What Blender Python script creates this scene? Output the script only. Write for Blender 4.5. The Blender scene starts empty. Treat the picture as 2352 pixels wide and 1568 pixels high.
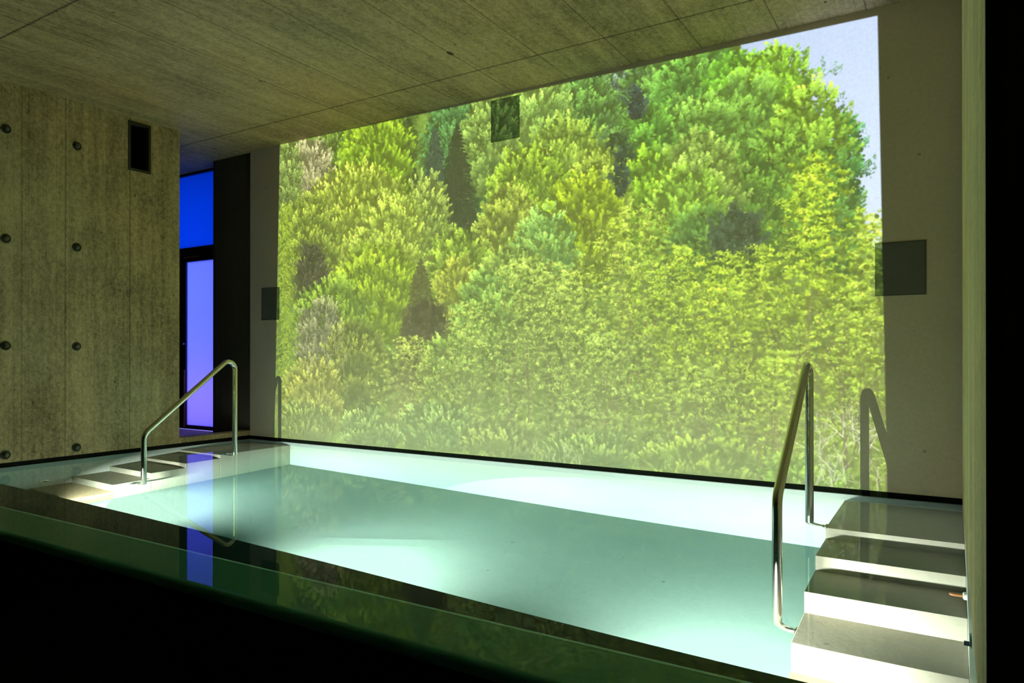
import bpy, bmesh, math
import numpy as np
from mathutils import Vector, Matrix

# ------------------------------------------------------------------ camera, world, lights, exposure
SC = bpy.context.scene
COL = SC.collection
EYE = 0.8833                      # eye height over the water surface (z = 0)
F_PX = 1632.4
YAW, PITCH = 0.5527, 0.0028

cam_data = bpy.data.cameras.new('camera')
cam_data.sensor_width = 36.0
cam_data.lens = F_PX / 2352 * 36.0
cam_data.shift_y = 29.1 / 2352
cam_data.clip_start = 0.05
cam = bpy.data.objects.new('camera', cam_data)
COL.objects.link(cam)
cam.location = (0, 0, EYE)
cam.rotation_euler = (math.pi / 2 + PITCH, 0, YAW)
SC.camera = cam

world = bpy.data.worlds.new('world')
SC.world = world
world.use_nodes = True
world.node_tree.nodes['Background'].inputs[0].default_value = (0.02, 0.02, 0.02, 1)
world.node_tree.nodes['Background'].inputs[1].default_value = 0.2

SC.view_settings.view_transform = 'Standard'
SC.view_settings.look = 'None'
SC.view_settings.gamma = 1.0
SC.view_settings.use_curve_mapping = False
SC.view_settings.exposure = 0.0
SC.cycles.sample_clamp_indirect = 4.0
SC.cycles.max_bounces = 6
SC.cycles.diffuse_bounces = 3
SC.cycles.transmission_bounces = 7
SC.cycles.use_denoising = True
SC.cycles.use_adaptive_sampling = True
SC.cycles.adaptive_threshold = 0.06

# room measures in metres: x to the right, y towards the screen wall, z = 0 at the water
XL, XR, D, H = -6.382, 0.060, 5.0, 3.071
Y_END = 4.185                     # the left wall stops here and a passage opens
GAP = 0.037                       # dark slot between the water and the walls
RIM0, RIM1 = 1.705, 1.982         # overflow rim, outer and inner edge
BENCH_Y, BENCH_Z = 2.556, -0.523
FLOOR_Z = -1.389
SXL, SXR = -5.751, -0.578         # inner sides of the two flights of steps
STEP_Y = [4.182, 3.833, 3.512, 3.190]
STEP_Z = [-0.204, -0.426, -0.652, -0.896, -1.145]
OUT_Z = -1.05                     # floor of the room in front of the pool

def area_light(name, loc, rot, sx, sy, power, color, spread=180):
    l = bpy.data.lights.new(name, 'AREA')
    l.shape = 'RECTANGLE'
    l.size, l.size_y = sx, sy
    l.energy = power
    l.color = color
    l.spread = math.radians(spread)
    o = bpy.data.objects.new(name, l)
    COL.objects.link(o)
    o.location = loc
    o.rotation_euler = rot
    return o

# three underwater lamps set under the lip of the bench, shining towards the screen wall
for lx in (-5.30, -3.05, -0.83):
    area_light('pool_lamp', (lx, BENCH_Y + 0.02, -0.865), (math.pi / 2 - 0.30, 0, 0), 0.20, 0.06, 150, (1.0, 0.80, 0.72), 120)

# coloured light behind the frosted glass at the end of the passage
area_light('door_lamp', (-7.9, 6.0, 1.6), (-math.pi / 2, 0, 0), 1.8, 2.9, 75, (0.13, 0.22, 1.0))
area_light('door_lamp_low', (-7.6, 5.75, 0.35), (-math.pi / 2, 0, 0), 1.2, 0.4, 3.0, (0.8, 0.35, 0.8))

# the projector at the back of the room
PRJ = Vector((-2.68, -3.30, 2.41))
PIC = (-6.06, -0.26, -0.05, 3.12)          # area of the wall covered by the picture canvas: x0, x1, z0, z1
PIC_W = 2100
proj_data = bpy.data.lights.new('projector_lamp', 'SPOT')
proj_data.energy = 4300
proj_data.shadow_soft_size = 0.004
proj_data.spot_size = math.radians(74)
proj_data.spot_blend = 0.0
proj = bpy.data.objects.new('projector_lamp', proj_data)
COL.objects.link(proj)
proj.location = PRJ
proj.rotation_euler = (math.pi / 2, 0, 0)

# ------------------------------------------------------------------ the projected film frame: a spring forest painted leaf by leaf
# kind, x, top z, bottom z, half width, colour (metres on the screen wall)
TREES = [
 ('beech', -3.64, 3.28, 2.01, 0.42, (88, 142, 78)),
 ('beech', -4.39, 3.25, 2.28, 0.32, (90, 125, 50)),
 ('beech', -5.05, 3.23, 2.31, 0.41, (105, 140, 62)),
 ('beech', -2.32, 3.19, 2.22, 0.31, (84, 140, 72)),
 ('beech', -2.58, 3.2, 2.22, 0.23, (92, 150, 92)),
 ('beech', -2.07, 3.18, 2.38, 0.21, (110, 150, 120)),
 ('beech', -1.86, 3.17, 2.22, 0.3, (96, 150, 70)),
 ('beech', -1.54, 3.14, 2.12, 0.38, (104, 165, 70)),
 ('beech', -1.23, 2.98, 2.2, 0.32, (112, 172, 62)),
 ('sparse', -0.69, 2.77, 2.26, 0.13, (92, 150, 96)),
 ('beech', -0.6, 2.46, 1.83, 0.14, (70, 152, 80)),
 ('sparse', -0.5, 2.32, 1.98, 0.08, (70, 140, 90)),
 ('beech', -1.02, 2.99, 2.31, 0.27, (132, 188, 58)),
 ('beech', -1.23, 2.81, 2.08, 0.3, (120, 180, 72)),
 ('beech', -1.57, 2.76, 1.93, 0.35, (124, 180, 74)),
 ('beech', -0.81, 2.68, 1.79, 0.28, (140, 190, 70)),
 ('beech', -1.93, 2.78, 1.84, 0.26, (98, 152, 62)),
 ('beech', -0.68, 2.26, 1.38, 0.18, (92, 160, 66)),
 ('beech', -0.97, 2.4, 1.4, 0.33, (112, 164, 52)),
 ('beech', -1.26, 2.35, 1.42, 0.33, (96, 144, 50)),
 ('beech', -1.54, 2.49, 1.56, 0.35, (142, 186, 72)),
 ('beech', -2.39, 3.07, 1.89, 0.34, (100, 152, 70)),
 ('beech', -2.17, 2.6, 1.73, 0.21, (70, 100, 60)),
 ('beech', -1.9, 2.42, 1.58, 0.27, (130, 180, 50)),
 ('beech', -1.63, 2.22, 1.44, 0.32, (140, 182, 66)),
 ('beech', -2.82, 3.18, 2.11, 0.32, (150, 190, 82)),
 ('beech', -3.28, 3.15, 2.19, 0.33, (150, 186, 88)),
 ('spruce', -4.22, 3.09, 2.46, 0.15, (52, 66, 48)),
 ('spruce', -3.89, 2.93, 2.38, 0.17, (58, 78, 66)),
 ('beech', -4.6, 3.23, 2.1, 0.49, (146, 186, 52)),
 ('pale', -5.51, 3.07, 2.19, 0.41, (196, 196, 140)),
 ('beech', -5.83, 3.23, 2.04, 0.26, (160, 182, 96)),
 ('beech', -2.62, 2.77, 1.63, 0.43, (152, 186, 76)),
 ('beech', -2.94, 2.62, 1.66, 0.41, (140, 180, 60)),
 ('beech', -2.32, 2.52, 1.48, 0.29, (160, 184, 66)),
 ('beech', -2.47, 2.3, 1.42, 0.38, (146, 178, 44)),
 ('spruce', -3.65, 2.91, 1.9, 0.31, (50, 64, 42)),
 ('spruce', -3.48, 2.18, 1.69, 0.1, (52, 64, 46)),
 ('beech', -4.0, 2.51, 1.58, 0.29, (168, 188, 84)),
 ('beech', -3.13, 2.32, 1.38, 0.32, (160, 180, 80)),
 ('beech', -4.94, 2.74, 1.38, 0.87, (184, 210, 84)),
 ('beech', -5.54, 2.5, 1.4, 0.5, (152, 176, 70)),
 ('beech', -4.44, 2.45, 1.2, 0.48, (178, 206, 80)),
 ('dark', -5.44, 2.01, 1.31, 0.24, (92, 92, 62)),
 ('beech', -2.78, 2.07, 1.3, 0.32, (140, 184, 92)),
 ('beech', -3.64, 2.01, 1.1, 0.35, (142, 182, 66)),
 ('beech', -3.07, 1.81, 1.09, 0.38, (140, 176, 74)),
 ('beech', -4.6, 1.94, 0.96, 0.6, (152, 180, 52)),
 ('beech', -5.17, 1.64, 0.87, 0.54, (136, 162, 58)),
 ('beech', -3.67, 1.75, 1.1, 0.23, (176, 190, 70)),
 ('spruce', -4.05, 1.77, 0.64, 0.41, (84, 88, 50)),
 ('dark', -4.0, 1.38, 0.76, 0.3, (84, 84, 52)),
 ('beech', -3.33, 1.61, 0.73, 0.35, (138, 180, 72)),
 ('beech', -1.48, 1.92, 1.37, 0.34, (90, 132, 56)),
 ('dark', -1.26, 1.9, 1.54, 0.18, (66, 84, 62)),
 ('dark', -2.0, 2.89, 2.66, 0.07, (66, 72, 80)),
 ('dark', -2.12, 2.45, 2.09, 0.06, (62, 76, 66)),
 ('grey', -5.32, 1.44, 0.53, 0.37, (140, 140, 104)),
 ('beech', -4.88, 1.21, 0.29, 0.46, (128, 148, 66)),
 ('conifer', -5.83, 2.44, 0.16, 0.32, (150, 184, 64)),
 ('beech', -3.74, 1.1, 0.34, 0.33, (140, 172, 66)),
 ('maple', -2.03, 2.02, 0.04, 0.52, (158, 190, 72)),
 ('maple', -2.58, 1.63, 0.05, 0.46, (154, 186, 80)),
 ('maple', -1.67, 1.69, 0.06, 0.42, (150, 188, 62)),
 ('maple', -2.94, 1.69, 0.04, 0.5, (158, 190, 88)),
 ('maple', -3.51, 1.36, 0.09, 0.43, (152, 182, 84)),
 ('maple', -0.43, 1.84, 0.02, 0.22, (160, 196, 74)),
 ('maple', -1.35, 1.62, 0.02, 0.36, (156, 192, 56)),
 ('maple', -0.76, 2.22, 0.05, 0.33, (160, 200, 56)),
 ('maple', -1.12, 1.65, 0.02, 0.32, (158, 194, 62)),
 ('maple', -4.18, 1.07, 0.08, 0.46, (160, 182, 84)),
 ('gold', -5.44, 0.87, 0.09, 0.43, (172, 180, 86)),
 ('maple', -0.53, 1.38, 0.02, 0.23, (152, 188, 66)),
 ('maple', -2.25, 1.07, 0.01, 0.44, (144, 176, 84)),
 ('maple', -1.54, 0.88, 0.01, 0.41, (146, 180, 80)),
 ('maple', -0.98, 0.93, -0.0, 0.31, (142, 176, 62)),
 ('bush', -4.66, 0.38, 0.03, 0.44, (146, 176, 96)),
 ('bush', -3.88, 0.49, 0.05, 0.44, (142, 176, 100)),
 ('bush', -3.2, 0.37, 0.0, 0.43, (144, 178, 90)),
 ('bush', -5.54, 0.44, 0.03, 0.44, (150, 174, 88)),
 ('bush', -2.39, 0.3, -0.0, 0.45, (136, 172, 78)),
 ('bush', -1.54, 0.29, -0.02, 0.47, (138, 172, 78)),
 ('bush', -0.81, 0.22, -0.04, 0.32, (134, 176, 60)),
 ('bare', -0.55, 0.82, 0.01, 0.23, (212, 212, 204)),
 ('bare', -0.43, 0.88, 0.05, 0.15, (200, 204, 196)),
 ('bare', -0.73, 0.65, -0.01, 0.16, (196, 200, 186)),
 ('bare', -2.66, 0.29, 0.01, 0.23, (190, 200, 170)),
 ('bare', -5.29, 1.39, 0.7, 0.3, (176, 170, 140)),
]
def paint_forest(TREES, X0, X1, Z0, Z1, W, seed=4):
    rng = np.random.default_rng(seed)
    S = W / (X1 - X0); H = int((Z1 - Z0) * S)
    img = np.zeros((H, W, 3), np.float32)
    yy, xx = np.mgrid[0:H, 0:W].astype(np.float32)
    def cx(x): return (x - X0) * S
    def cy(z): return (Z1 - z) * S
    def smooth(n, m):
        g = rng.random((n + 2, m + 2)).astype(np.float32)
        u = xx / W * m; v = yy / H * n
        i = u.astype(int); j = v.astype(int); fu = u - i; fv = v - j
        fu = fu * fu * (3 - 2 * fu); fv = fv * fv * (3 - 2 * fv)
        return (g[j, i] * (1 - fu) + g[j, i + 1] * fu) * (1 - fv) + (g[j + 1, i] * (1 - fu) + g[j + 1, i + 1] * fu) * fv
    # sky, then the far hillside under the crest line
    t = (yy / H)[..., None]
    img[:] = np.array([176, 198, 246], np.float32) * (1 - t) + np.array([214, 226, 252], np.float32) * t
    img += (smooth(5, 4)[..., None] - .5) * 22
    crest_x = [-9, -1.32, -1.22, -1.10, -.95, -.84, -.70, -.61, -.50, -.45, -.2]
    crest_z = [3.6, 3.6, 3.02, 2.94, 2.84, 2.66, 2.48, 2.28, 2.08, 1.74, 1.50]
    cz = np.interp(X0 + xx[0] / S, crest_x, crest_z) - .10
    hill = (Z1 - yy / S) < cz[None, :] + (smooth(60, 90) - .5) * .12
    n1 = smooth(24, 40); n2 = smooth(90, 160)
    base = np.array([96, 126, 58], np.float32) * (.55 + .55 * n1 + .3 * n2)[..., None]
    img[hill] = base[hill]

    def stamp(x, y, col, rad, ang=None, elong=1.0):
        # x, y, arrays of dab centres; col (n,3); rad, array of radii; every dab an oriented ellipse
        R = int(np.ceil(rad.max() * elong)) + 1
        oy, ox = np.mgrid[-R:R + 1, -R:R + 1]
        ox = ox.ravel()[None, :]; oy = oy.ravel()[None, :]
        if ang is None: ang = np.zeros_like(x)
        for a in range(0, len(x), 20000):
            s = slice(a, a + 20000)
            c, q = np.cos(ang[s])[:, None], np.sin(ang[s])[:, None]
            px = np.round(x[s])[:, None] + ox; py = np.round(y[s])[:, None] + oy
            dx = px - x[s][:, None]; dy = py - y[s][:, None]
            u = (dx * c + dy * q) / elong; v = -dx * q + dy * c
            m = (u * u + v * v) <= (rad[s] ** 2)[:, None]
            m &= (px >= 0) & (px < W) & (py >= 0) & (py < H)
            k = np.nonzero(m)
            cc = col[s][k[0]]
            img[py[k].astype(int), px[k].astype(int)] = cc

    def line(p, q, w0, w1, col):
        n = max(2, int(np.hypot(q[0] - p[0], q[1] - p[1]) / .7))
        f = np.linspace(0, 1, n)
        stamp(p[0] + (q[0] - p[0]) * f, p[1] + (q[1] - p[1]) * f, np.repeat(np.array([col], np.float32), n, 0),
              w0 + (w1 - w0) * f)

    def branches(x, y, length, ang, w, depth, col, spread=.55):
        pts = [(x, y)]
        segs = 4
        for i in range(segs):
            a2 = ang + rng.normal(0, .09)
            nx = x + np.cos(a2) * length / segs; ny = y - np.sin(a2) * length / segs
            line((x, y), (nx, ny), w, w * .86, col)
            x, y, w = nx, ny, w * .86
            if depth > 0 and i >= 1:
                for sgn in (-1, 1):
                    if rng.random() < .8:
                        branches(x, y, length * rng.uniform(.4, .6), ang + sgn * rng.uniform(.3, spread + .25), w * .6, depth - 1, col, spread)
        if depth > 0:
            branches(x, y, length * .5, ang + rng.normal(0, .2), w * .8, depth - 1, col, spread)

    for kind, tx, tz, bz, hw, rgb in TREES:
        rgb = np.array(rgb, np.float32)
        x0, yt, yb, rx = cx(tx), cy(tz), cy(bz), hw * S
        h = yb - yt
        if kind in ('beech', 'pale', 'gold', 'dark', 'grey', 'sparse', 'bush'):
            area = rx * h
            warm = rng.normal(0, 4, 3).astype(np.float32)
            def inside(n, tight=1.0):
                u = rng.uniform(-1, 1, n * 3); v = rng.uniform(0, 1, n * 3) ** .9
                prof = np.sqrt(np.clip(1 - (1 - np.clip(v / .5, 0, 1)) ** 2, 0, 1)) * (1 - .25 * np.clip(v - .6, 0, 1) / .4)
                k = np.abs(u) < prof * tight * (.82 + .22 * rng.random(n * 3))
                return u[k][:n], v[k][:n]
            if kind != 'sparse':                                    # the inner shade of the crown
                u, v = inside(int(area / 9), .93)
                sh = rng.uniform(.44, .66, len(u))
                stamp(x0 + u * rx, yt + 6 + v * h * .94, ((rgb + warm)[None, :] * sh[:, None]).astype(np.float32), rng.uniform(1.8, 3.6, len(u)))
            nc = int(np.clip(area / (120 if kind != 'sparse' else 380), 12, 700))
            u, v = inside(nc)
            o = np.argsort(v + rng.normal(0, .16, len(v))); u, v = u[o], v[o]
            lean = rng.normal(-.1, .15)
            # broad boughs inside the crown catch light on their upper side
            ph = rng.uniform(0, 6.3, 4); fr = rng.uniform(1.4, 2.6, 2) * h / 180
            for cu, cv in zip(u, v):
                px, py = x0 + cu * rx, yt + cv * h
                L = rng.uniform(12, 34) * (1.0 if kind != 'bush' else .7)
                a0 = np.arctan2(1.0, cu * 1.3 + lean) + rng.normal(0, .20)
                bough = .5 + .5 * np.sin(6.283 * (fr[0] * cv - .9 * abs(cu) ** 1.3) + ph[0] + 1.3 * np.sin(3 * cu + ph[1]))
                light = (1.24 - .40 * cv) * (.72 + .36 * bough) * rng.uniform(.88, 1.10) - .07 * cu
                if kind == 'dark': light = rng.uniform(.75, 1.1)
                nd = int(L * 2.3 if kind != 'sparse' else 22)
                f = np.sort(rng.random(nd))
                side = rng.normal(0, 1, nd) * (6.0 - 4.6 * f) * L / 26
                bx = px + np.cos(a0) * L * f - np.sin(a0) * side
                by = py - np.sin(a0) * L * f - np.cos(a0) * side
                sh = light * (.66 + .42 * f + rng.normal(0, .09, nd))
                col = (rgb + warm)[None, :] * sh[:, None]
                col[:, 0] += 9 * (sh - .8); col[:, 1] += 5; col[:, 2] += 8
                stamp(bx, by, col.astype(np.float32), rng.uniform(.6, 1.2, nd), -a0 + rng.normal(0, .45, nd), 2.1)
            if kind == 'beech' and rng.random() < .6:
                for _ in range(3):
                    branches(x0 + rng.normal(0, rx * .25), yt + h * rng.uniform(.75, .95), h * .22, np.pi / 2 + rng.normal(0, .3), 1.0, 2, rgb * .45)
            if kind in ('pale', 'gold', 'grey'):
                for _ in range(14):
                    branches(x0 + rng.normal(0, rx * .4), yb - rng.uniform(0, .5) * h, h * rng.uniform(.15, .3), np.pi / 2 + rng.normal(0, .5), .9, 1, rgb * 1.05 + 12)
        elif kind == 'conifer':
            for row in range(70):
                f = row / 70; y = yt + f * h
                w = rx * (.5 + .35 * np.sin(row * 1.3)) * (.5 + .7 * f)
                n = 70
                s = rng.uniform(-1, 1, n)
                bx = x0 + s * w; by = y + np.abs(s) ** 1.2 * 14 + rng.normal(0, 4, n)
                sh = rng.uniform(.62, 1.12, n)
                stamp(bx, by, (rgb[None, :] * sh[:, None]).astype(np.float32), rng.uniform(.9, 1.8, n), -np.sign(s) * -.6 + rng.normal(0, .3, n), 2.2)
        elif kind == 'spruce':
            line((x0, yt - 4), (x0, yb), .8, 3.0, rgb * .7)
            rows = int(h / 11)
            for row in range(rows):
                f = (row + .3) / rows; y = yt + f * h
                w = rx * f ** .75 * rng.uniform(.75, 1.1)
                for sgn in (-1, 1):
                    n = int(12 + w * 2.6)
                    s = rng.random(n)
                    bx = x0 + sgn * s * w
                    by = y + s ** 1.5 * w * .30 + np.abs(rng.normal(0, 1, n)) * (7.0 - 4.5 * s) - 1
                    sh = rng.uniform(.6, 1.28, n)
                    stamp(bx, by, (rgb[None, :] * sh[:, None]).astype(np.float32), rng.uniform(1.0, 2.1, n), sgn * .35 + rng.normal(0, .3, n), 2.0)
        elif kind == 'maple':
            bark = np.array([96, 90, 66], np.float32) * rng.uniform(.75, 1.1)
            area = rx * h
            tone = rng.uniform(.92, 1.06)
            def crown(m, a_, b_):
                cv = rng.beta(a_, b_, m); cu = np.clip(rng.normal(0, .48, m), -1.05, 1.05)
                return x0 + cu * rx * (.22 + .80 * np.sqrt(np.clip(cv / .40, 0, 1))), yt + cv * h, cu, cv
            def leaves(n, dark, r0, r1, a_=1.25, b_=1.7):
                # leafy clumps hanging in tiers round the limbs
                m = int(n / 14)
                kx, ky, cu, cv = crown(m, a_, b_)
                o = np.argsort(ky); kx, ky, cu, cv = kx[o], ky[o], cu[o], cv[o]
                lum = rng.uniform(.74, 1.16, m) * (1.10 - .20 * cv) * tone - .06 * cu
                K = 14
                sx = rng.uniform(3, 7.5, (m, 1))
                dx = rng.normal(0, 1, (m, K)) * sx; dy = rng.normal(0, 2.6, (m, K)) + np.abs(dx) * .30
                sh = lum[:, None] * (1.02 - .035 * dy + rng.normal(0, .11, (m, K))) * dark
                X = (kx[:, None] + dx).ravel(); Y = (ky[:, None] + dy).ravel(); sh = sh.ravel()
                c = rgb[None, :] * sh[:, None]
                c[:, 2] += 14 * np.repeat(cv, K)
                stamp(X, Y, c.astype(np.float32), rng.uniform(r0, r1, len(X)), rng.uniform(-.9, .9, len(X)), 1.7)
            m = int(area * .0050)                                   # shaded inside of the crown
            kx, ky, cu, cv = crown(m, 1.5, 1.4)
            sh = rng.uniform(.50, .72, m) * (.92 + .10 * cv)
            stamp(kx, ky + 8, (rgb[None, :] * sh[:, None]).astype(np.float32), rng.uniform(3, 7, m))
            leaves(area * .055, .76, .9, 1.7, 1.5, 1.3)
            for tk in range(2 + (rng.random() < .6)):
                branches(x0 + rng.normal(0, rx * .26), yb, h * rng.uniform(.34, .52), np.pi / 2 + rng.normal(0, .08), 2.5, 3, bark, .45)
            leaves(area * .048, 1.02, .7, 1.45)
            for tk in range(2):
                branches(x0 + rng.normal(0, rx * .3), yb - h * .02, h * rng.uniform(.38, .58), np.pi / 2 + rng.normal(0, .07), 2.1, 3, bark * rng.uniform(.85, 1.25), .45)
            leaves(area * .020, 1.15, .7, 1.4, 1.2, 2.3)
        elif kind == 'bare':
            for _ in range(int(16 * rx / 60)):
                branches(x0 + rng.uniform(-1, 1) * rx, yb - rng.uniform(0, .5) * h, h * rng.uniform(.12, .26), np.pi / 2 + rng.normal(0, .7), 1.0, 3, rgb * rng.uniform(.8, 1.1), .8)

    # air between the trees, thicker low in the valley
    hz = np.clip(yy / H - .25, 0, 1)[..., None] * .30 * (1 - .55 * np.clip((xx / W - .45) * 1.6, 0, 1))[..., None]
    img = img * (1 - hz) + np.array([150, 160, 116], np.float32) * hz
    img[..., 0] += .16 * np.clip(img[..., 1] - img[..., 0], 0, 90)
    sky = (img[..., 2:] > 170) & (img[..., 2:] > img[..., :1])
    img = np.where(sky, img, (img - 120) * 1.14 + 124)
    img = np.clip(img, 0, 255)
    # a light softening, as the lens of the projector gives
    b = img.copy()
    b[1:-1] = (img[:-2] + 2 * img[1:-1] + img[2:]) / 4
    c = b.copy(); c[:, 1:-1] = (b[:, :-2] + 2 * b[:, 1:-1] + b[:, 2:]) / 4
    return c

forest = paint_forest(TREES, *PIC, PIC_W)
fh, fw = forest.shape[:2]
px = np.ones((fh, fw, 4), np.float32)
px[..., :3] = forest[::-1] / 255.0
picture = bpy.data.images.new('forest_film_frame', fw, fh, alpha=False)
picture.colorspace_settings.name = 'sRGB'
picture.pixels.foreach_set(px.ravel())
picture.update()
picture.pack()

def nodes_of(nt):
    nt.nodes.clear()
    def N(t, **kw):
        n = nt.nodes.new(t)
        for k, v in kw.items():
            setattr(n, k, v)
        return n
    def L(a, b):
        nt.links.new(a, b)
    def M(op, a, b=None, c=None, clamp=False):
        n = nt.nodes.new('ShaderNodeMath'); n.operation = op; n.use_clamp = clamp
        for i, v in enumerate((a, b, c)):
            if v is None: continue
            if isinstance(v, (int, float)): n.inputs[i].default_value = v
            else: nt.links.new(v, n.inputs[i])
        return n.outputs[0]
    return N, L, M

def projector_nodes():
    proj_data.use_nodes = True
    nt = proj_data.node_tree
    N, L, M = nodes_of(nt)
    tc = N('ShaderNodeTexCoord')
    sep = N('ShaderNodeSeparateXYZ'); L(tc.outputs['Normal'], sep.inputs[0])
    az = M('ABSOLUTE', sep.outputs[2])
    dist = D - PRJ.y
    wx = M('MULTIPLY_ADD', M('DIVIDE', sep.outputs[0], az), dist, PRJ.x)      # where the ray meets the wall
    wz = M('MULTIPLY_ADD', M('DIVIDE', sep.outputs[1], az), dist, PRJ.z)
    u = M('DIVIDE', M('SUBTRACT', wx, PIC[0]), PIC[1] - PIC[0])
    v = M('DIVIDE', M('SUBTRACT', wz, PIC[2]), PIC[3] - PIC[2])
    cmb = N('ShaderNodeCombineXYZ'); L(u, cmb.inputs[0]); L(v, cmb.inputs[1])
    im = N('ShaderNodeTexImage', image=picture, extension='CLIP', interpolation='Linear')
    L(cmb.outputs[0], im.inputs[0])
    # the four edges of the frame, slightly keystoned
    def side(coord, other, c0, c1, o0, o1, sign):       # coord beyond a line going from c0 (other = o0) to c1 (other = o1)
        k = (c1 - c0) / (o1 - o0)
        lim = M('MULTIPLY_ADD', other, k, c0 - k * o0)
        d = M('SUBTRACT', coord, lim)
        return M('MULTIPLY', M('MULTIPLY', d, sign * 160.0), 1.0, clamp=True)
    m = M('MULTIPLY', side(wx, wz, -5.992, -5.914, 0.026, 3.072, 1), side(wx, wz, -0.332, -0.384, 0.016, 3.024, -1))
    m = M('MULTIPLY', m, side(wz, wx, 3.078, 3.024, -5.914, -0.384, -1))
    m = M('MULTIPLY', m, side(wz, wx, 0.0, 0.0, -5.9, -0.4, 1))
    fall = M('POWER', az, -3.0)
    em = N('ShaderNodeEmission')
    tint = N('ShaderNodeMix', data_type='RGBA', blend_type='MULTIPLY'); tint.inputs[0].default_value = 1.0
    tint.inputs[7].default_value = (.88, 1.06, 1.14, 1)
    L(im.outputs[0], tint.inputs[6]); L(tint.outputs[2], em.inputs[0]); L(M('MULTIPLY', m, fall), em.inputs[1])
    out = N('ShaderNodeOutputLight'); L(em.outputs[0], out.inputs[0])
projector_nodes()

# ------------------------------------------------------------------ helpers
def tag(o, label=None, cat=None, group=None, kind=None):
    if label: o['label'] = label
    if cat: o['category'] = cat
    if group: o['group'] = group
    if kind: o['kind'] = kind
    return o

def empty(name, loc=(0, 0, 0)):
    o = bpy.data.objects.new(name, None)
    COL.objects.link(o); o.location = loc
    o.empty_display_size = 0.05
    return o

def obj(name, bm, mat, parent=None, smooth=False):
    bm.normal_update()
    me = bpy.data.meshes.new(name)
    bm.to_mesh(me); bm.free()
    me.materials.append(mat)
    if smooth:
        for p in me.polygons: p.use_smooth = True
    o = bpy.data.objects.new(name, me)
    COL.objects.link(o)
    if parent:
        o.parent = parent
        o.matrix_parent_inverse = Matrix.Translation(-Vector(parent.location))   # children are modelled in room measures
    return o

def box(bm, x0, x1, y0, y1, z0, z1, bevel=0.0, seg=2):
    vs = [bm.verts.new((x, y, z)) for x in (x0, x1) for y in (y0, y1) for z in (z0, z1)]
    q = [(0, 1, 3, 2), (4, 6, 7, 5), (0, 4, 5, 1), (2, 3, 7, 6), (0, 2, 6, 4), (1, 5, 7, 3)]
    fs = [bm.faces.new([vs[i] for i in f]) for f in q]
    if bevel:
        es = list({e for f in fs for e in f.edges})
        bmesh.ops.bevel(bm, geom=es, offset=bevel, segments=seg, affect='EDGES', profile=0.5)
    return bm

def boxes(*bs, bevel=0.0):
    bm = bmesh.new()
    for b in bs: box(bm, *b, bevel=bevel)
    return bm

def prism_x(prof, x0, x1):
    bm = bmesh.new()
    a = [bm.verts.new((x0, y, z)) for y, z in prof]
    b = [bm.verts.new((x1, y, z)) for y, z in prof]
    n = len(prof)
    bm.faces.new(a); bm.faces.new(b[::-1])
    for i in range(n):
        bm.faces.new((a[i], b[i], b[(i + 1) % n], a[(i + 1) % n]))
    bmesh.ops.recalc_face_normals(bm, faces=bm.faces)
    return bm

def lathe(prof, centre, axis, seg=28):
    # prof: (radius, distance along axis)
    bm = bmesh.new()
    ax = Vector(axis).normalized()
    t = ax.orthogonal().normalized(); s = ax.cross(t)
    rings = []
    for r, d in prof:
        c = Vector(centre) + ax * d
        if r < 1e-6: rings.append([bm.verts.new(c)]); continue
        rings.append([bm.verts.new(c + (t * math.cos(2 * math.pi * i / seg) + s * math.sin(2 * math.pi * i / seg)) * r) for i in range(seg)])
    for a, b in zip(rings, rings[1:]):
        for i in range(seg):
            j = (i + 1) % seg
            if len(a) == 1 and len(b) == 1: continue
            if len(a) == 1: bm.faces.new((a[0], b[i], b[j]))
            elif len(b) == 1: bm.faces.new((a[i], a[j], b[0]))
            else: bm.faces.new((a[i], a[j], b[j], b[i]))
    bmesh.ops.recalc_face_normals(bm, faces=bm.faces)
    return bm

def rounded_path(pts, radii, n=12):
    out = [Vector(pts[0])]
    for i in range(1, len(pts) - 1):
        p, a, b = Vector(pts[i]), Vector(pts[i - 1]), Vector(pts[i + 1])
        u, v = (a - p).normalized(), (b - p).normalized()
        ang = u.angle(v); r = radii[i - 1]
        d = r / math.tan(ang / 2)
        c = p + (u + v).normalized() * (r / math.sin(ang / 2))
        s, e = p + u * d, p + v * d
        va, vb = s - c, e - c
        tot = va.angle(vb)
        axis = va.cross(vb).normalized()
        for k in range(n + 1):
            out.append(c + Matrix.Rotation(tot * k / n, 3, axis) @ va)
    out.append(Vector(pts[-1]))
    return out

def tube(path, r, seg=24):
    bm = bmesh.new(); rings = []
    nrm = None
    for i, p in enumerate(path):
        if i == 0: t = path[1] - p
        elif i == len(path) - 1: t = p - path[-2]
        else: t = (path[i + 1] - p).normalized() + (p - path[i - 1]).normalized()
        t.normalize()
        nrm = t.orthogonal().normalized() if nrm is None else (nrm - t * nrm.dot(t)).normalized()
        s = t.cross(nrm)
        rings.append([bm.verts.new(p + (nrm * math.cos(2 * math.pi * k / seg) + s * math.sin(2 * math.pi * k / seg)) * r) for k in range(seg)])
    for a, b in zip(rings, rings[1:]):
        for k in range(seg):
            j = (k + 1) % seg
            bm.faces.new((a[k], a[j], b[j], b[k]))
    bm.faces.new(rings[0]); bm.faces.new(rings[-1][::-1])
    bmesh.ops.recalc_face_normals(bm, faces=bm.faces)
    return bm

# ------------------------------------------------------------------ materials
def new_mat(name):
    m = bpy.data.materials.new(name); m.use_nodes = True
    nt = m.node_tree
    N, L, M = nodes_of(nt)
    out = N('ShaderNodeOutputMaterial'); b = N('ShaderNodeBsdfPrincipled')
    L(b.outputs[0], out.inputs[0])
    return m, nt, N, L, M, b, out

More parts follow.
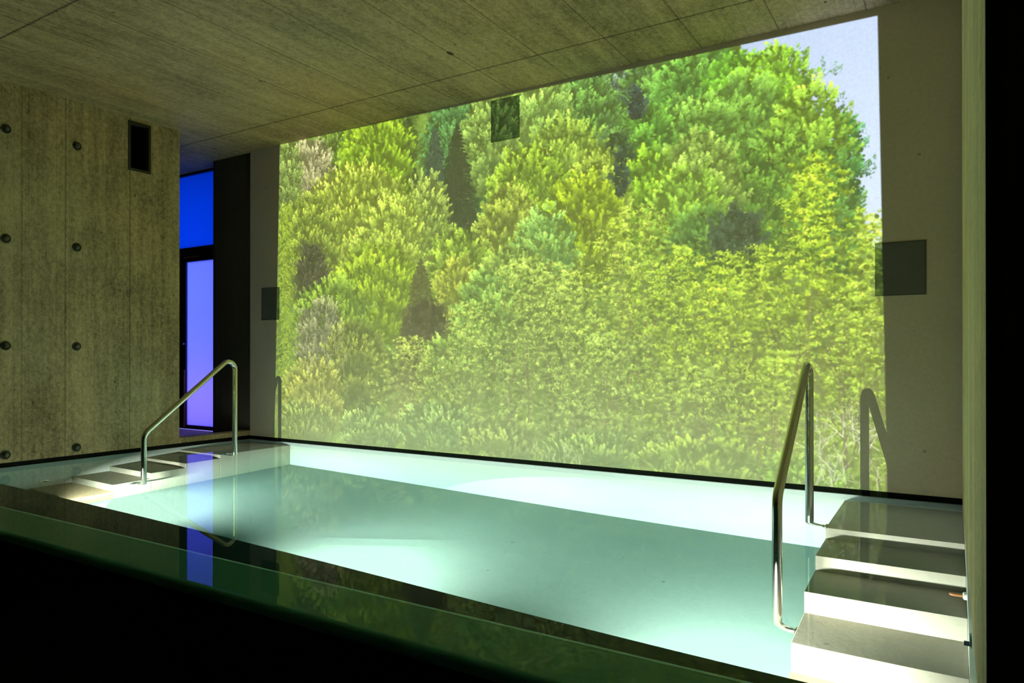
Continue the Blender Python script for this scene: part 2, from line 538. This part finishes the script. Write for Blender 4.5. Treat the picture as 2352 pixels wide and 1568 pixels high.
def plain(name, col, rough=0.5, metal=0.0, spec=0.5, var=0.0, vscale=6.0):
    m, nt, N, L, M, b, out = new_mat(name)
    b.inputs['Base Color'].default_value = (*col, 1)
    b.inputs['Roughness'].default_value = rough
    b.inputs['Metallic'].default_value = metal
    b.inputs['Specular IOR Level'].default_value = spec
    if var:
        tc = N('ShaderNodeTexCoord'); nz = N('ShaderNodeTexNoise')
        nz.inputs['Scale'].default_value = vscale; nz.inputs['Detail'].default_value = 8
        L(tc.outputs['Object'], nz.inputs['Vector'])
        hsv = N('ShaderNodeHueSaturation'); hsv.inputs['Color'].default_value = (*col, 1)
        L(M('MULTIPLY_ADD', nz.outputs[0], 2 * var, 1 - var), hsv.inputs['Value'])
        L(hsv.outputs[0], b.inputs['Base Color'])
    return m

def concrete(name, col, along, across, joint=None, cross=None, board=0.105, extra=(), rough=0.8, joint_dark=0.45, contrast=1.0, lacks=0.0):
    """Board-marked concrete. along / across: axis index of the boards' run and of the boards' width."""
    m, nt, N, L, M, b, out = new_mat(name)
    tc = N('ShaderNodeTexCoord')
    sep = N('ShaderNodeSeparateXYZ'); L(tc.outputs['Object'], sep.inputs[0])
    A, C = sep.outputs[along], sep.outputs[across]
    def noise(sa, sc, detail=5, rough_=0.55, off=0.0):
        cmb = N('ShaderNodeCombineXYZ')
        L(M('MULTIPLY', A, sa), cmb.inputs[0]); L(M('MULTIPLY', C, sc), cmb.inputs[1]); cmb.inputs[2].default_value = off
        n = N('ShaderNodeTexNoise'); n.inputs['Scale'].default_value = 1.0
        n.inputs['Detail'].default_value = detail; n.inputs['Roughness'].default_value = rough_
        L(cmb.outputs[0], n.inputs['Vector'])
        return n.outputs[0]
    grain = noise(1.6, 34, 2, .6)
    streak = noise(.55, 9, 3, .6, 3.1)
    blotch = noise(1.1, 1.4, 5, .62, 7.7)
    fine = noise(26, 32, 3, .7, 1.3)
    fine2 = noise(95, 110, 0, .5, 2.3)
    wn = N('ShaderNodeTexWhiteNoise', noise_dimensions='1D')
    L(M('FLOOR', M('DIVIDE', C, board)), wn.inputs['W'])
    val = M('MULTIPLY_ADD', M('SUBTRACT', grain, .5), .30 * contrast, 1.0)
    val = M('ADD', val, M('MULTIPLY', M('SUBTRACT', streak, .5), .60 * contrast))
    val = M('ADD', val, M('MULTIPLY', M('SUBTRACT', blotch, .5), 1.15 * contrast))
    val = M('ADD', val, M('MULTIPLY', M('SUBTRACT', fine, .5), .95 * contrast))
    val = M('ADD', val, M('MULTIPLY', M('SUBTRACT', fine2, .5), .45 * contrast))
    val = M('ADD', val, M('MULTIPLY', M('SUBTRACT', wn.outputs['Value'], .5), .10 * contrast))
    if lacks:       # darker, rougher zones
        val = M('SUBTRACT', val, M('MULTIPLY', M('GREATER_THAN', blotch, .58), lacks))
    wob = M('MULTIPLY', M('SUBTRACT', fine, .5), .010)
    hgt = fine
    def line(coord, c0, s, w, strength):
        f = M('FRACT', M('ADD', M('DIVIDE', M('ADD', M('SUBTRACT', coord, c0), wob), s), .5))
        d = M('MULTIPLY', M('ABSOLUTE', M('SUBTRACT', f, .5)), s)
        k = M('SUBTRACT', 1.0, M('DIVIDE', d, w), clamp=True)
        return M('SUBTRACT', 1.0, M('MULTIPLY', M('POWER', k, .6), strength))
    def single(coord, c0, w, strength):
        d = M('ABSOLUTE', M('ADD', M('SUBTRACT', coord, c0), wob))
        k = M('SUBTRACT', 1.0, M('DIVIDE', d, w), clamp=True)
        return M('SUBTRACT', 1.0, M('MULTIPLY', k, strength))
    val = M('MULTIPLY', val, line(C, 0.02, board, .003, .20 * contrast))
    if joint:
        l = line(C, joint[0], joint[1], .0065, joint_dark); val = M('MULTIPLY', val, l); hgt = M('MULTIPLY', hgt, l)
    if cross:
        l = line(A, cross[0], cross[1], .011, joint_dark * 1.25); val = M('MULTIPLY', val, l); hgt = M('MULTIPLY', hgt, l)
    for e in extra:
        val = M('MULTIPLY', val, single(C, e, .010, .38))
    # pores
    for sc_, thr, st in ((9.0, .055, .6), (3.1, .045, .75)):
        cmb = N('ShaderNodeCombineXYZ')
        L(M('MULTIPLY', A, .55), cmb.inputs[0]); L(C, cmb.inputs[1])
        vo = N('ShaderNodeTexVoronoi'); vo.inputs['Scale'].default_value = sc_
        L(cmb.outputs[0], vo.inputs['Vector'])
        wn2 = N('ShaderNodeTexWhiteNoise', noise_dimensions='3D'); L(vo.outputs['Position'], wn2.inputs['Vector'])
        r = M('MULTIPLY', M('MULTIPLY', wn2.outputs['Value'], wn2.outputs['Value']), thr * 1.6)
        hit = M('MULTIPLY', M('LESS_THAN', vo.outputs['Distance'], r), st)
        val = M('MULTIPLY', val, M('SUBTRACT', 1.0, hit))
    hue = noise(.8, 1.0, 1, .5, 11.0)
    mix = N('ShaderNodeMix', data_type='RGBA')
    mix.inputs[6].default_value = (col[0] * 1.10, col[1] * .98, col[2] * .86, 1)
    mix.inputs[7].default_value = (col[0] * .90, col[1] * 1.03, col[2] * 1.10, 1)
    L(hue, mix.inputs[0])
    hsv = N('ShaderNodeHueSaturation'); L(mix.outputs[2], hsv.inputs['Color']); L(val, hsv.inputs['Value'])
    L(hsv.outputs[0], b.inputs['Base Color'])
    b.inputs['Roughness'].default_value = rough
    b.inputs['Specular IOR Level'].default_value = .3
    bp = N('ShaderNodeBump'); bp.inputs['Strength'].default_value = .35; bp.inputs['Distance'].default_value = .006
    L(hgt, bp.inputs['Height']); L(bp.outputs[0], b.inputs['Normal'])
    return m

def pool_stone(name, col, rough=.55, bump=.15, speck=.5):
    m, nt, N, L, M, b, out = new_mat(name)
    tc = N('ShaderNodeTexCoord')
    def nz(s, d=6, r=.6):
        n = N('ShaderNodeTexNoise'); n.inputs['Scale'].default_value = s; n.inputs['Detail'].default_value = d; n.inputs['Roughness'].default_value = r
        L(tc.outputs['Object'], n.inputs['Vector']); return n.outputs[0]
    big, fine = nz(1.3, 3), nz(42, 3, .7)
    vo = N('ShaderNodeTexVoronoi'); vo.inputs['Scale'].default_value = 8.5
    L(tc.outputs['Object'], vo.inputs['Vector'])
    wn = N('ShaderNodeTexWhiteNoise', noise_dimensions='3D'); L(vo.outputs['Position'], wn.inputs['Vector'])
    r = M('MULTIPLY', M('POWER', wn.outputs['Value'], 6.0), .10)
    chip = M('MULTIPLY', M('LESS_THAN', vo.outputs['Distance'], r), speck)
    val = M('ADD', M('MULTIPLY_ADD', M('SUBTRACT', big, .5), .22, 1.0), M('MULTIPLY', M('SUBTRACT', fine, .5), .30))
    val = M('MULTIPLY', val, M('SUBTRACT', 1.0, chip))
    hsv = N('ShaderNodeHueSaturation'); hsv.inputs['Color'].default_value = (*col, 1)
    L(val, hsv.inputs['Value']); L(hsv.outputs[0], b.inputs['Base Color'])
    b.inputs['Roughness'].default_value = rough
    b.inputs['Specular IOR Level'].default_value = .3
    bp = N('ShaderNodeBump'); bp.inputs['Strength'].default_value = bump; bp.inputs['Distance'].default_value = .004
    L(fine, bp.inputs['Height']); L(bp.outputs[0], b.inputs['Normal'])
    return m

CON = (.34, .325, .25)
M_ceil = concrete('ceiling_concrete', (.51, .36, .21), 1, 0, joint=(-4.124, .525), cross=(4.490, 2.18), lacks=.08, contrast=1.25, joint_dark=.6)
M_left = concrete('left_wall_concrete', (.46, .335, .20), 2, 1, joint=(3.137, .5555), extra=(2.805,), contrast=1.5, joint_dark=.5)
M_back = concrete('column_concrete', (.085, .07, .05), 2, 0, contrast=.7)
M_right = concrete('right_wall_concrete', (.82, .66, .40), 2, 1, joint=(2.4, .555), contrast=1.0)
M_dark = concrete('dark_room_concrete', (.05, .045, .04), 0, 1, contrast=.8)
M_panel = pool_stone('screen_plaster', (.84, .69, .545), rough=.75, bump=.12, speck=.35)
M_stone = pool_stone('pale_pool_stone', (.38, .37, .35))
M_poolfloor = pool_stone('greyish_pool_floor', (.128, .150, .140))
M_edge_glint = plain('painted_edge_glint', (.50, .90, .74), rough=.6)  # pale teal standing in for light caught on the rim's inner edge
M_step = pool_stone('step_stone', (.31, .265, .215), speck=.4)
M_tan = pool_stone('sandy_step_stone', (.26, .185, .115), speck=.5)
M_slate = pool_stone('dark_bench_stone', (.006, .018, .013), rough=.9, speck=.2)
M_rim = pool_stone('dark_green_rim_stone', (.11, .50, .42), rough=.35, speck=.2)
M_outer = plain('wet_black_stone', (.008, .008, .008), rough=.12, spec=.35, var=.4, vscale=3)
M_black = plain('black_slot', (.006, .006, .006), rough=.8, spec=.1)
M_chrome = plain('brushed_steel', (.58, .56, .52), rough=.22, metal=1.0)
M_flange = plain('polished_steel_flange', (.62, .60, .56), rough=.15, metal=1.0)
M_frame = plain('dark_metal_frame', (.012, .011, .013), rough=.4)
M_wood = plain('reddish_wood', (.65, .24, .07), rough=.45, var=.3, vscale=20)
M_grille = plain('dark_speaker_cloth', (.17, .165, .15), rough=.9, var=.12, vscale=60)
M_grframe = plain('dark_speaker_frame', (.12, .115, .105), rough=.6)
M_plug = plain('grey_mortar_plug', (.09, .085, .065), rough=.5, var=.3, vscale=60)
M_collar = plain('dark_plug_collar', (.035, .033, .025), rough=.7)
M_white = plain('white_plastic', (.85, .84, .80), rough=.35)
M_amber = plain('brown_nozzle', (.35, .13, .05), rough=.35)
M_blue = plain('blue_plastic', (.01, .10, .30), rough=.4)
M_teal = plain('dark_teal_plate', (.01, .07, .06), rough=.4)

def frosted(name, col):
    m, nt, N, L, M, b, out = new_mat(name)
    tr = N('ShaderNodeBsdfTranslucent'); tr.inputs[0].default_value = (*col, 1)
    gl = N('ShaderNodeBsdfGlossy'); gl.inputs['Roughness'].default_value = .25
    fr = N('ShaderNodeFresnel'); fr.inputs['IOR'].default_value = 1.3
    mx = N('ShaderNodeMixShader')
    L(fr.outputs[0], mx.inputs[0]); L(tr.outputs[0], mx.inputs[1]); L(gl.outputs[0], mx.inputs[2])
    L(mx.outputs[0], out.inputs[0])
    return m
M_pane_blue = frosted('deep_blue_frosted_glass', (.03, .30, .62))
M_pane = frosted('pale_frosted_glass', (.70, .66, 1.0))

def water_mat():
    m = bpy.data.materials.new('water'); m.use_nodes = True
    nt = m.node_tree; N, L, M = nodes_of(nt)
    out = N('ShaderNodeOutputMaterial')
    n2 = 1.333 ** 2
    rf = N('ShaderNodeBsdfRefraction'); rf.inputs['Roughness'].default_value = 0.0; rf.inputs['IOR'].default_value = 1.333
    gs = N('ShaderNodeBsdfGlossy'); gs.inputs['Roughness'].default_value = 0.0
    gl = N('ShaderNodeBsdfGlass'); gl.inputs['Roughness'].default_value = 0.0; gl.inputs['IOR'].default_value = 1.333
    tc = N('ShaderNodeTexCoord'); nz = N('ShaderNodeTexNoise')
    nz.inputs['Scale'].default_value = 2.2; nz.inputs['Detail'].default_value = 1
    L(tc.outputs['Object'], nz.inputs['Vector'])
    bp = N('ShaderNodeBump'); bp.inputs['Strength'].default_value = .03; bp.inputs['Distance'].default_value = .01
    L(nz.outputs[0], bp.inputs['Height'])
    for sh in (rf, gs, gl): L(bp.outputs[0], sh.inputs['Normal'])
    # Fresnel reflectance, mostly of the component a polarising filter lets through
    geo = N('ShaderNodeNewGeometry')
    dot = N('ShaderNodeVectorMath', operation='DOT_PRODUCT')
    L(bp.outputs[0], dot.inputs[0]); L(geo.outputs['Incoming'], dot.inputs[1])
    c = M('MAXIMUM', M('ABSOLUTE', dot.outputs['Value']), .001)
    root = M('SQRT', M('ADD', n2 - 1.0, M('MULTIPLY', c, c)))
    rp = M('POWER', M('DIVIDE', M('SUBTRACT', M('MULTIPLY', c, n2), root), M('ADD', M('MULTIPLY', c, n2), root)), 2.0)
    rs = M('POWER', M('DIVIDE', M('SUBTRACT', c, root), M('ADD', c, root)), 2.0)
    fr = M('ADD', M('MULTIPLY', rp, .95), M('MULTIPLY', rs, .05))
    top = N('ShaderNodeMixShader'); L(fr, top.inputs[0]); L(rf.outputs[0], top.inputs[1]); L(gs.outputs[0], top.inputs[2])
    g = N('ShaderNodeMixShader'); L(geo.outputs['Backfacing'], g.inputs[0]); L(top.outputs[0], g.inputs[1]); L(gl.outputs[0], g.inputs[2])
    v = N('ShaderNodeVolumeAbsorption'); v.inputs['Color'].default_value = (.12, .90, .82, 1); v.inputs['Density'].default_value = .26
    L(g.outputs[0], out.inputs['Surface']); L(v.outputs[0], out.inputs['Volume'])
    return m
M_water = water_mat()

# ------------------------------------------------------------------ the room
S = lambda o: tag(o, kind='structure')
S(obj('ceiling', boxes((-9.2, 2.2, -5.2, 6.3, H, H + .25)), M_ceil))

# left wall with the opening of the vent
VY0, VY1, VZ0, VZ1 = 3.675, 3.890, 2.585, 3.040
XB = XL - .30
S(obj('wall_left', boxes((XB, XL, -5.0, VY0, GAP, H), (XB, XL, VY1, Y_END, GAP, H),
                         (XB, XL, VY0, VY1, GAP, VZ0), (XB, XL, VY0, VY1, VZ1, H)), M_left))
# screen wall: concrete behind, a plastered panel as wide as the pool in front of it
S(obj('wall_back', boxes((-7.04, XR + .5, D + .025, D + .30, .0, H)), M_back))
S(obj('wall_screen', boxes((XL + .006, XR, D, D + .02, GAP, H)), M_panel))
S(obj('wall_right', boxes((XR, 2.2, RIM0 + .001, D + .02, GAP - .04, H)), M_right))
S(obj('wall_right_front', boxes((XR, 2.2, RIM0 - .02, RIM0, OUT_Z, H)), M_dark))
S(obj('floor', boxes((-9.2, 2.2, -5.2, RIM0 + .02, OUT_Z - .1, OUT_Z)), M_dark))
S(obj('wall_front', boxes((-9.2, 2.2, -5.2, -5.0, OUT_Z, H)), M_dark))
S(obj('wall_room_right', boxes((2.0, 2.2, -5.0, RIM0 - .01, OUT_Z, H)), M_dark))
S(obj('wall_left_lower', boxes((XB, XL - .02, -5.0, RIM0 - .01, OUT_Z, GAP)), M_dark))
# passage behind the left wall
S(obj('floor_passage', boxes((-9.2, XL - .14, Y_END - 1.0, 5.18, -.10, .012)), M_left))
S(obj('trim_curb', boxes((XL - .14, XL, Y_END, D + .02, GAP, .088), bevel=.004), M_left))
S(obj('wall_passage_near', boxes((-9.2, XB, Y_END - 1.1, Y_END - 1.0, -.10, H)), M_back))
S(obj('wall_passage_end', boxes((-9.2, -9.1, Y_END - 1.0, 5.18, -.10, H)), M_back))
# lamp niche behind the glass
S(obj('wall_niche', boxes((-9.2, -9.1, 5.30, 6.3, -.1, H), (-9.1, -6.9, 6.2, 6.3, -.1, H), (-7.0, -6.9, 5.30, 6.2, -.1, H), (-9.1, -7.0, 5.30, 6.2, -.1, -.02)), plain('niche_paint', (.7, .7, .7), rough=.8)))
# the black slots along the water
S(obj('trim_slot_left', boxes((XL - .05, XL - .012, RIM0, D + .02, -.05, GAP)), M_black))
S(obj('trim_slot_back', boxes((XL - .02, XR, D + .012, D + .022, -.05, GAP)), M_black))
S(obj('trim_seam', boxes((XL - .003, XL + .006, D + .004, D + .02, GAP, H)), M_black))

# glazed door and the fixed light above it
DY = 5.20
def rect_frame(x0, x1, y0, y1, z0, z1, w):
    return boxes((x0, x0 + w, y0, y1, z0, z1), (x1 - w, x1, y0, y1, z0, z1), (x0 + w, x1 - w, y0, y1, z0, z0 + w * .5), (x0 + w, x1 - w, y0, y1, z1 - w * .55, z1))
win = S(empty('window_1', (-7.6, DY, 2.17)))
obj('window_frame', boxes((-9.1, -6.95, DY, DY + .07, 2.115, 2.18), (-9.1, -6.95, DY, DY + .07, 3.045, H - .001), (-9.1, -9.04, DY, DY + .07, 2.18, 3.045), (-7.01, -6.95, DY, DY + .07, 2.18, 3.045)), M_frame, win)
obj('pane', boxes((-9.04, -7.01, DY + .03, DY + .038, 2.18, 3.045)), M_pane_blue, win)
door = S(empty('door_1', (-7.45, DY, .012)))
obj('door_frame', boxes((-9.1, -7.955, DY, DY + .07, .012, 2.115), (-7.01, -6.95, DY, DY + .07, .012, 2.115), (-7.955, -7.01, DY, DY + .07, 2.101, 2.115)), M_frame, door)
leaf = obj('door_leaf', boxes((-7.95, -7.815, DY + .005, DY + .055, .014, 2.10), (-7.14, -7.012, DY + .005, DY + .055, .014, 2.10), (-7.815, -7.14, DY + .005, DY + .055, .014, .06), (-7.815, -7.14, DY + .005, DY + .055, 2.01, 2.10)), M_frame, door)
obj('pane', boxes((-7.815, -7.14, DY + .026, DY + .034, .06, 2.01)), M_pane, door)
obj('wooden_bead', boxes((-7.845, -7.825, DY - .004, DY + .0045, .03, .72), (-7.84, -7.55, DY - .004, DY + .0045, 2.062, 2.072)), M_wood, door)
h = obj('handle', tube(rounded_path([(-7.88, DY + .004, 1.03), (-7.88, DY - .055, 1.03), (-7.76, DY - .055, 1.03)], [.012], 6), .009, 12), M_chrome, door, smooth=True)
obj('rose', lathe([(0, 0), (.024, 0), (.024, -.008), (0, -.008)], (-7.88, DY + .005, 1.03), (0, 1, 0)), M_chrome, door, smooth=False)

# ------------------------------------------------------------------ the pool
pool = tag(empty('pool', (-3.2, 3.4, FLOOR_Z)), 'large indoor soaking pool of pale stone with a dark overflow rim in front', 'pool')
obj('pool_floor', boxes((XL - .2, XR + .2, BENCH_Y - .1, D + .2, FLOOR_Z - .2, FLOOR_Z)), M_poolfloor, pool)
obj('back_panel', boxes((XL - .2, XR + .2, D, D + .2, FLOOR_Z, -.010)), M_stone, pool)
obj('side_panel', boxes((XL - .2, XL, RIM1, D, FLOOR_Z, -.010)), M_stone, pool)
obj('side_panel', boxes((XR, XR + .2, RIM0 + .05, D, FLOOR_Z, -.004)), M_stone, pool)
bn = obj('bench', boxes((XL, XR, RIM1 - .02, BENCH_Y, FLOOR_Z, BENCH_Z), bevel=.006), M_slate, pool)
bn['label'] = 'dark submerged bench along the front side'
R0 = .014
prof = [(RIM1, -.55), (RIM1, -.004)]
for k in range(9):
    a = math.pi / 2 * k / 8
    prof.append((RIM0 + R0 - R0 * math.sin(a), -.006 - R0 + R0 * math.cos(a)))
prof[0] = (RIM1, -.045)
prof += [(RIM0, -.045)]
rm = obj('rim', prism_x(prof, XL - .02, XR), M_rim, pool)
obj('edge_glint_strip', boxes((XL, XR, RIM1 - .014, RIM1 + .001, -.06, -.002)), M_edge_glint, pool)  # added thin strip, paints the bright line of light along the rim
rm['label'] = 'dark green wet overflow rim'
of = obj('outer_panel', boxes((XL - .02, XR, RIM0 + .001, RIM1, OUT_Z - .3, -.0455)), M_outer, pool)
of['label'] = 'black wet front face below the rim'

# the water: one closed body, its film running over the rim
W0 = RIM0 - .005
wp = [(D + .011, 0.0), (RIM0 + R0, 0.0)]
for k in range(1, 11):
    a = math.pi / 2 * k / 10
    wp.append((RIM0 + R0 - (R0 + .005) * math.sin(a), -.006 - R0 + (R0 + .006) * math.cos(a)))
wp += [(W0, -.53), (RIM0 + .03, -.54), (RIM1 - .10, -.56), (RIM1 - .01, FLOOR_Z - .05), (D + .011, FLOOR_Z - .05)]
water = obj('water', prism_x(wp, XL - .012, XR + .001), M_water)
tag(water, 'clear green-tinted water filling the pool level with its rim', 'water', kind='stuff')

# two flights of steps, mirror images, in the far corners
def steps(x0, x1, label):
    t = tag(empty('pool_steps', ((x0 + x1) / 2, STEP_Y[-1], FLOOR_Z)), label, 'steps')
    ys = STEP_Y + [2.87]
    backs = [D] + STEP_Y
    for i, (y, z) in enumerate(zip(ys, STEP_Z)):
        o = obj('step', boxes((x0, x1, y, backs[i] + .0, FLOOR_Z, z), bevel=.003), M_tan if i == 4 else M_step, t)
        if i == 4: o['label'] = 'low sandy brown bottom step'
    return t
steps(XL, SXL, 'submerged stone steps in the left corner of the pool, below the blue-lit door')
steps(SXR, XR, 'submerged stone steps in the right corner of the pool, by the right wall')

# ------------------------------------------------------------------ handrails
def rail(x, side, label):
    t = tag(empty('handrail', (x, 3.36, -.95)), label, 'handrail')
    xs = side
    zf, zb = -.955, -.215
    ya, yb = 3.365, 4.232
    s = 1 if xs > x else -1
    pts = [(xs - s * .004, ya, zf), (x, ya, zf), (x, ya, .245), (x, yb, .905), (x, yb, zb), (xs - s * .004, yb, zb)]
    path = rounded_path([Vector(p) for p in pts], [.065, .10, .072, .065], 14)
    obj('tube', tube(path, .0225), M_chrome, t, smooth=True)
    for (y, z) in ((ya, zf), (yb, zb)):
        obj('flange', lathe([(0, 0), (.043, 0), (.043, -.007 * 1), (.0, -.007)], (xs, y, z), (s, 0, 0)), M_flange, t)
    return t
rail(-5.61, SXL, 'bent steel handrail rising from the steps in the left corner, beside the concrete wall')
rail(-.668, SXR, 'bent steel handrail by the right-hand steps, in front of the forest picture')

# ------------------------------------------------------------------ fittings
def speaker(x0, x1, z0, z1, label):
    t = tag(empty('wall_speaker', ((x0 + x1) / 2, D, z0)), label, 'speaker')
    w = .008
    obj('frame', boxes((x0, x0 + w, D - .004, D + .004, z0, z1), (x1 - w, x1, D - .004, D + .004, z0, z1), (x0 + w, x1 - w, D - .004, D + .004, z0, z0 + w), (x0 + w, x1 - w, D - .004, D + .004, z1 - w, z1)), M_grframe, t)
    obj('grille', boxes((x0 + w, x1 - w, D - .0025, D + .004, z0 + w, z1 - w)), M_grille, t)
speaker(-6.190, -5.915, 1.262, 1.600, 'flush dark square speaker at the left edge of the forest picture')
speaker(-3.290, -3.011, 2.680, 3.030, 'flush dark speaker high in the forest picture, just under the ceiling')
speaker(-.403, -.123, 1.259, 1.592, 'flush dark square speaker at the right edge of the forest picture')

vent = tag(empty('air_vent', (XL, (VY0 + VY1) / 2, VZ0)), 'tall black rectangular vent opening high in the left concrete wall', 'vent')
e = .022
obj('frame', boxes((XL - .06, XL + .006, VY0, VY0 + e, VZ0, VZ1), (XL - .06, XL + .006, VY1 - e, VY1, VZ0, VZ1), (XL - .06, XL + .006, VY0 + e, VY1 - e, VZ0, VZ0 + e), (XL - .06, XL + .006, VY0 + e, VY1 - e, VZ1 - e, VZ1)), plain('vent_frame', (.035, .028, .018), rough=.7), vent)
obj('duct', boxes((XB + .01, XB + .02, VY0, VY1, VZ0, VZ1), (XB + .02, XL - .061, VY0, VY0 + .003, VZ0, VZ1), (XB + .02, XL - .061, VY1 - .003, VY1, VZ0, VZ1), (XB + .02, XL - .061, VY0, VY1, VZ0, VZ0 + .003), (XB + .02, XL - .061, VY0, VY1, VZ1 - .003, VZ1)), M_black, vent)

rows = [(2.687, 'top row'), (1.817, 'second row down'), (.967, 'third row down'), (.100, 'bottom row')]
for z, rname in rows:
    for y, cname in ((2.690, 'left'), (3.228, 'right')):
        t = tag(empty('wall_plug', (XL, y, z)), 'small round plug in the concrete wall, %s one of the %s' % (cname, rname), 'wall plug', 'tie-hole plugs in the concrete wall')
        obj('collar', lathe([(.020, .001), (.036, .001), (.037, .005), (.033, .008), (.024, .005), (.020, .001)], (XL, y, z), (1, 0, 0)), M_collar, t, smooth=True)
        obj('cap', lathe([(.021, .0), (.021, .010), (.018, .019), (.010, .025), (0, .027)], (XL, y, z), (1, 0, 0)), M_plug, t, smooth=True)

def jet(x, y, z, s, label):
    t = tag(empty('water_jet', (x, y, z)), label, 'water jet')
    obj('flange', lathe([(0, 0), (.036, 0), (.036, .012), (.024, .016), (0, .016)], (x, y, z), (s, 0, 0)), M_white, t, smooth=False)
    obj('nozzle', lathe([(.016, .016), (.016, .050), (.012, .064), (.006, .067), (0, .060)], (x, y, z), (s, 0, 0)), M_amber, t, smooth=True)
jet(XL, 2.97, -.915, 1, 'small round white jet fitting under water on the left pool wall')
jet(XR, 3.66, -.53, -1, 'small white jet fitting with brown nozzle under water on the right pool wall')
t = tag(empty('wall_fitting', (XR, 2.88, -.28)), 'dark blue button on an oval plate low on the right pool wall, nearest the rim', 'pool fitting')
o = obj('plate', lathe([(0, 0), (.055, 0), (.050, .006), (0, .007)], (XR, 2.88, -.25), (-1, 0, 0)), M_teal, t)
obj('button', lathe([(0, .006), (.016, .006), (.016, .022), (0, .024)], (XR, 2.88, -.28), (-1, 0, 0)), M_blue, t)
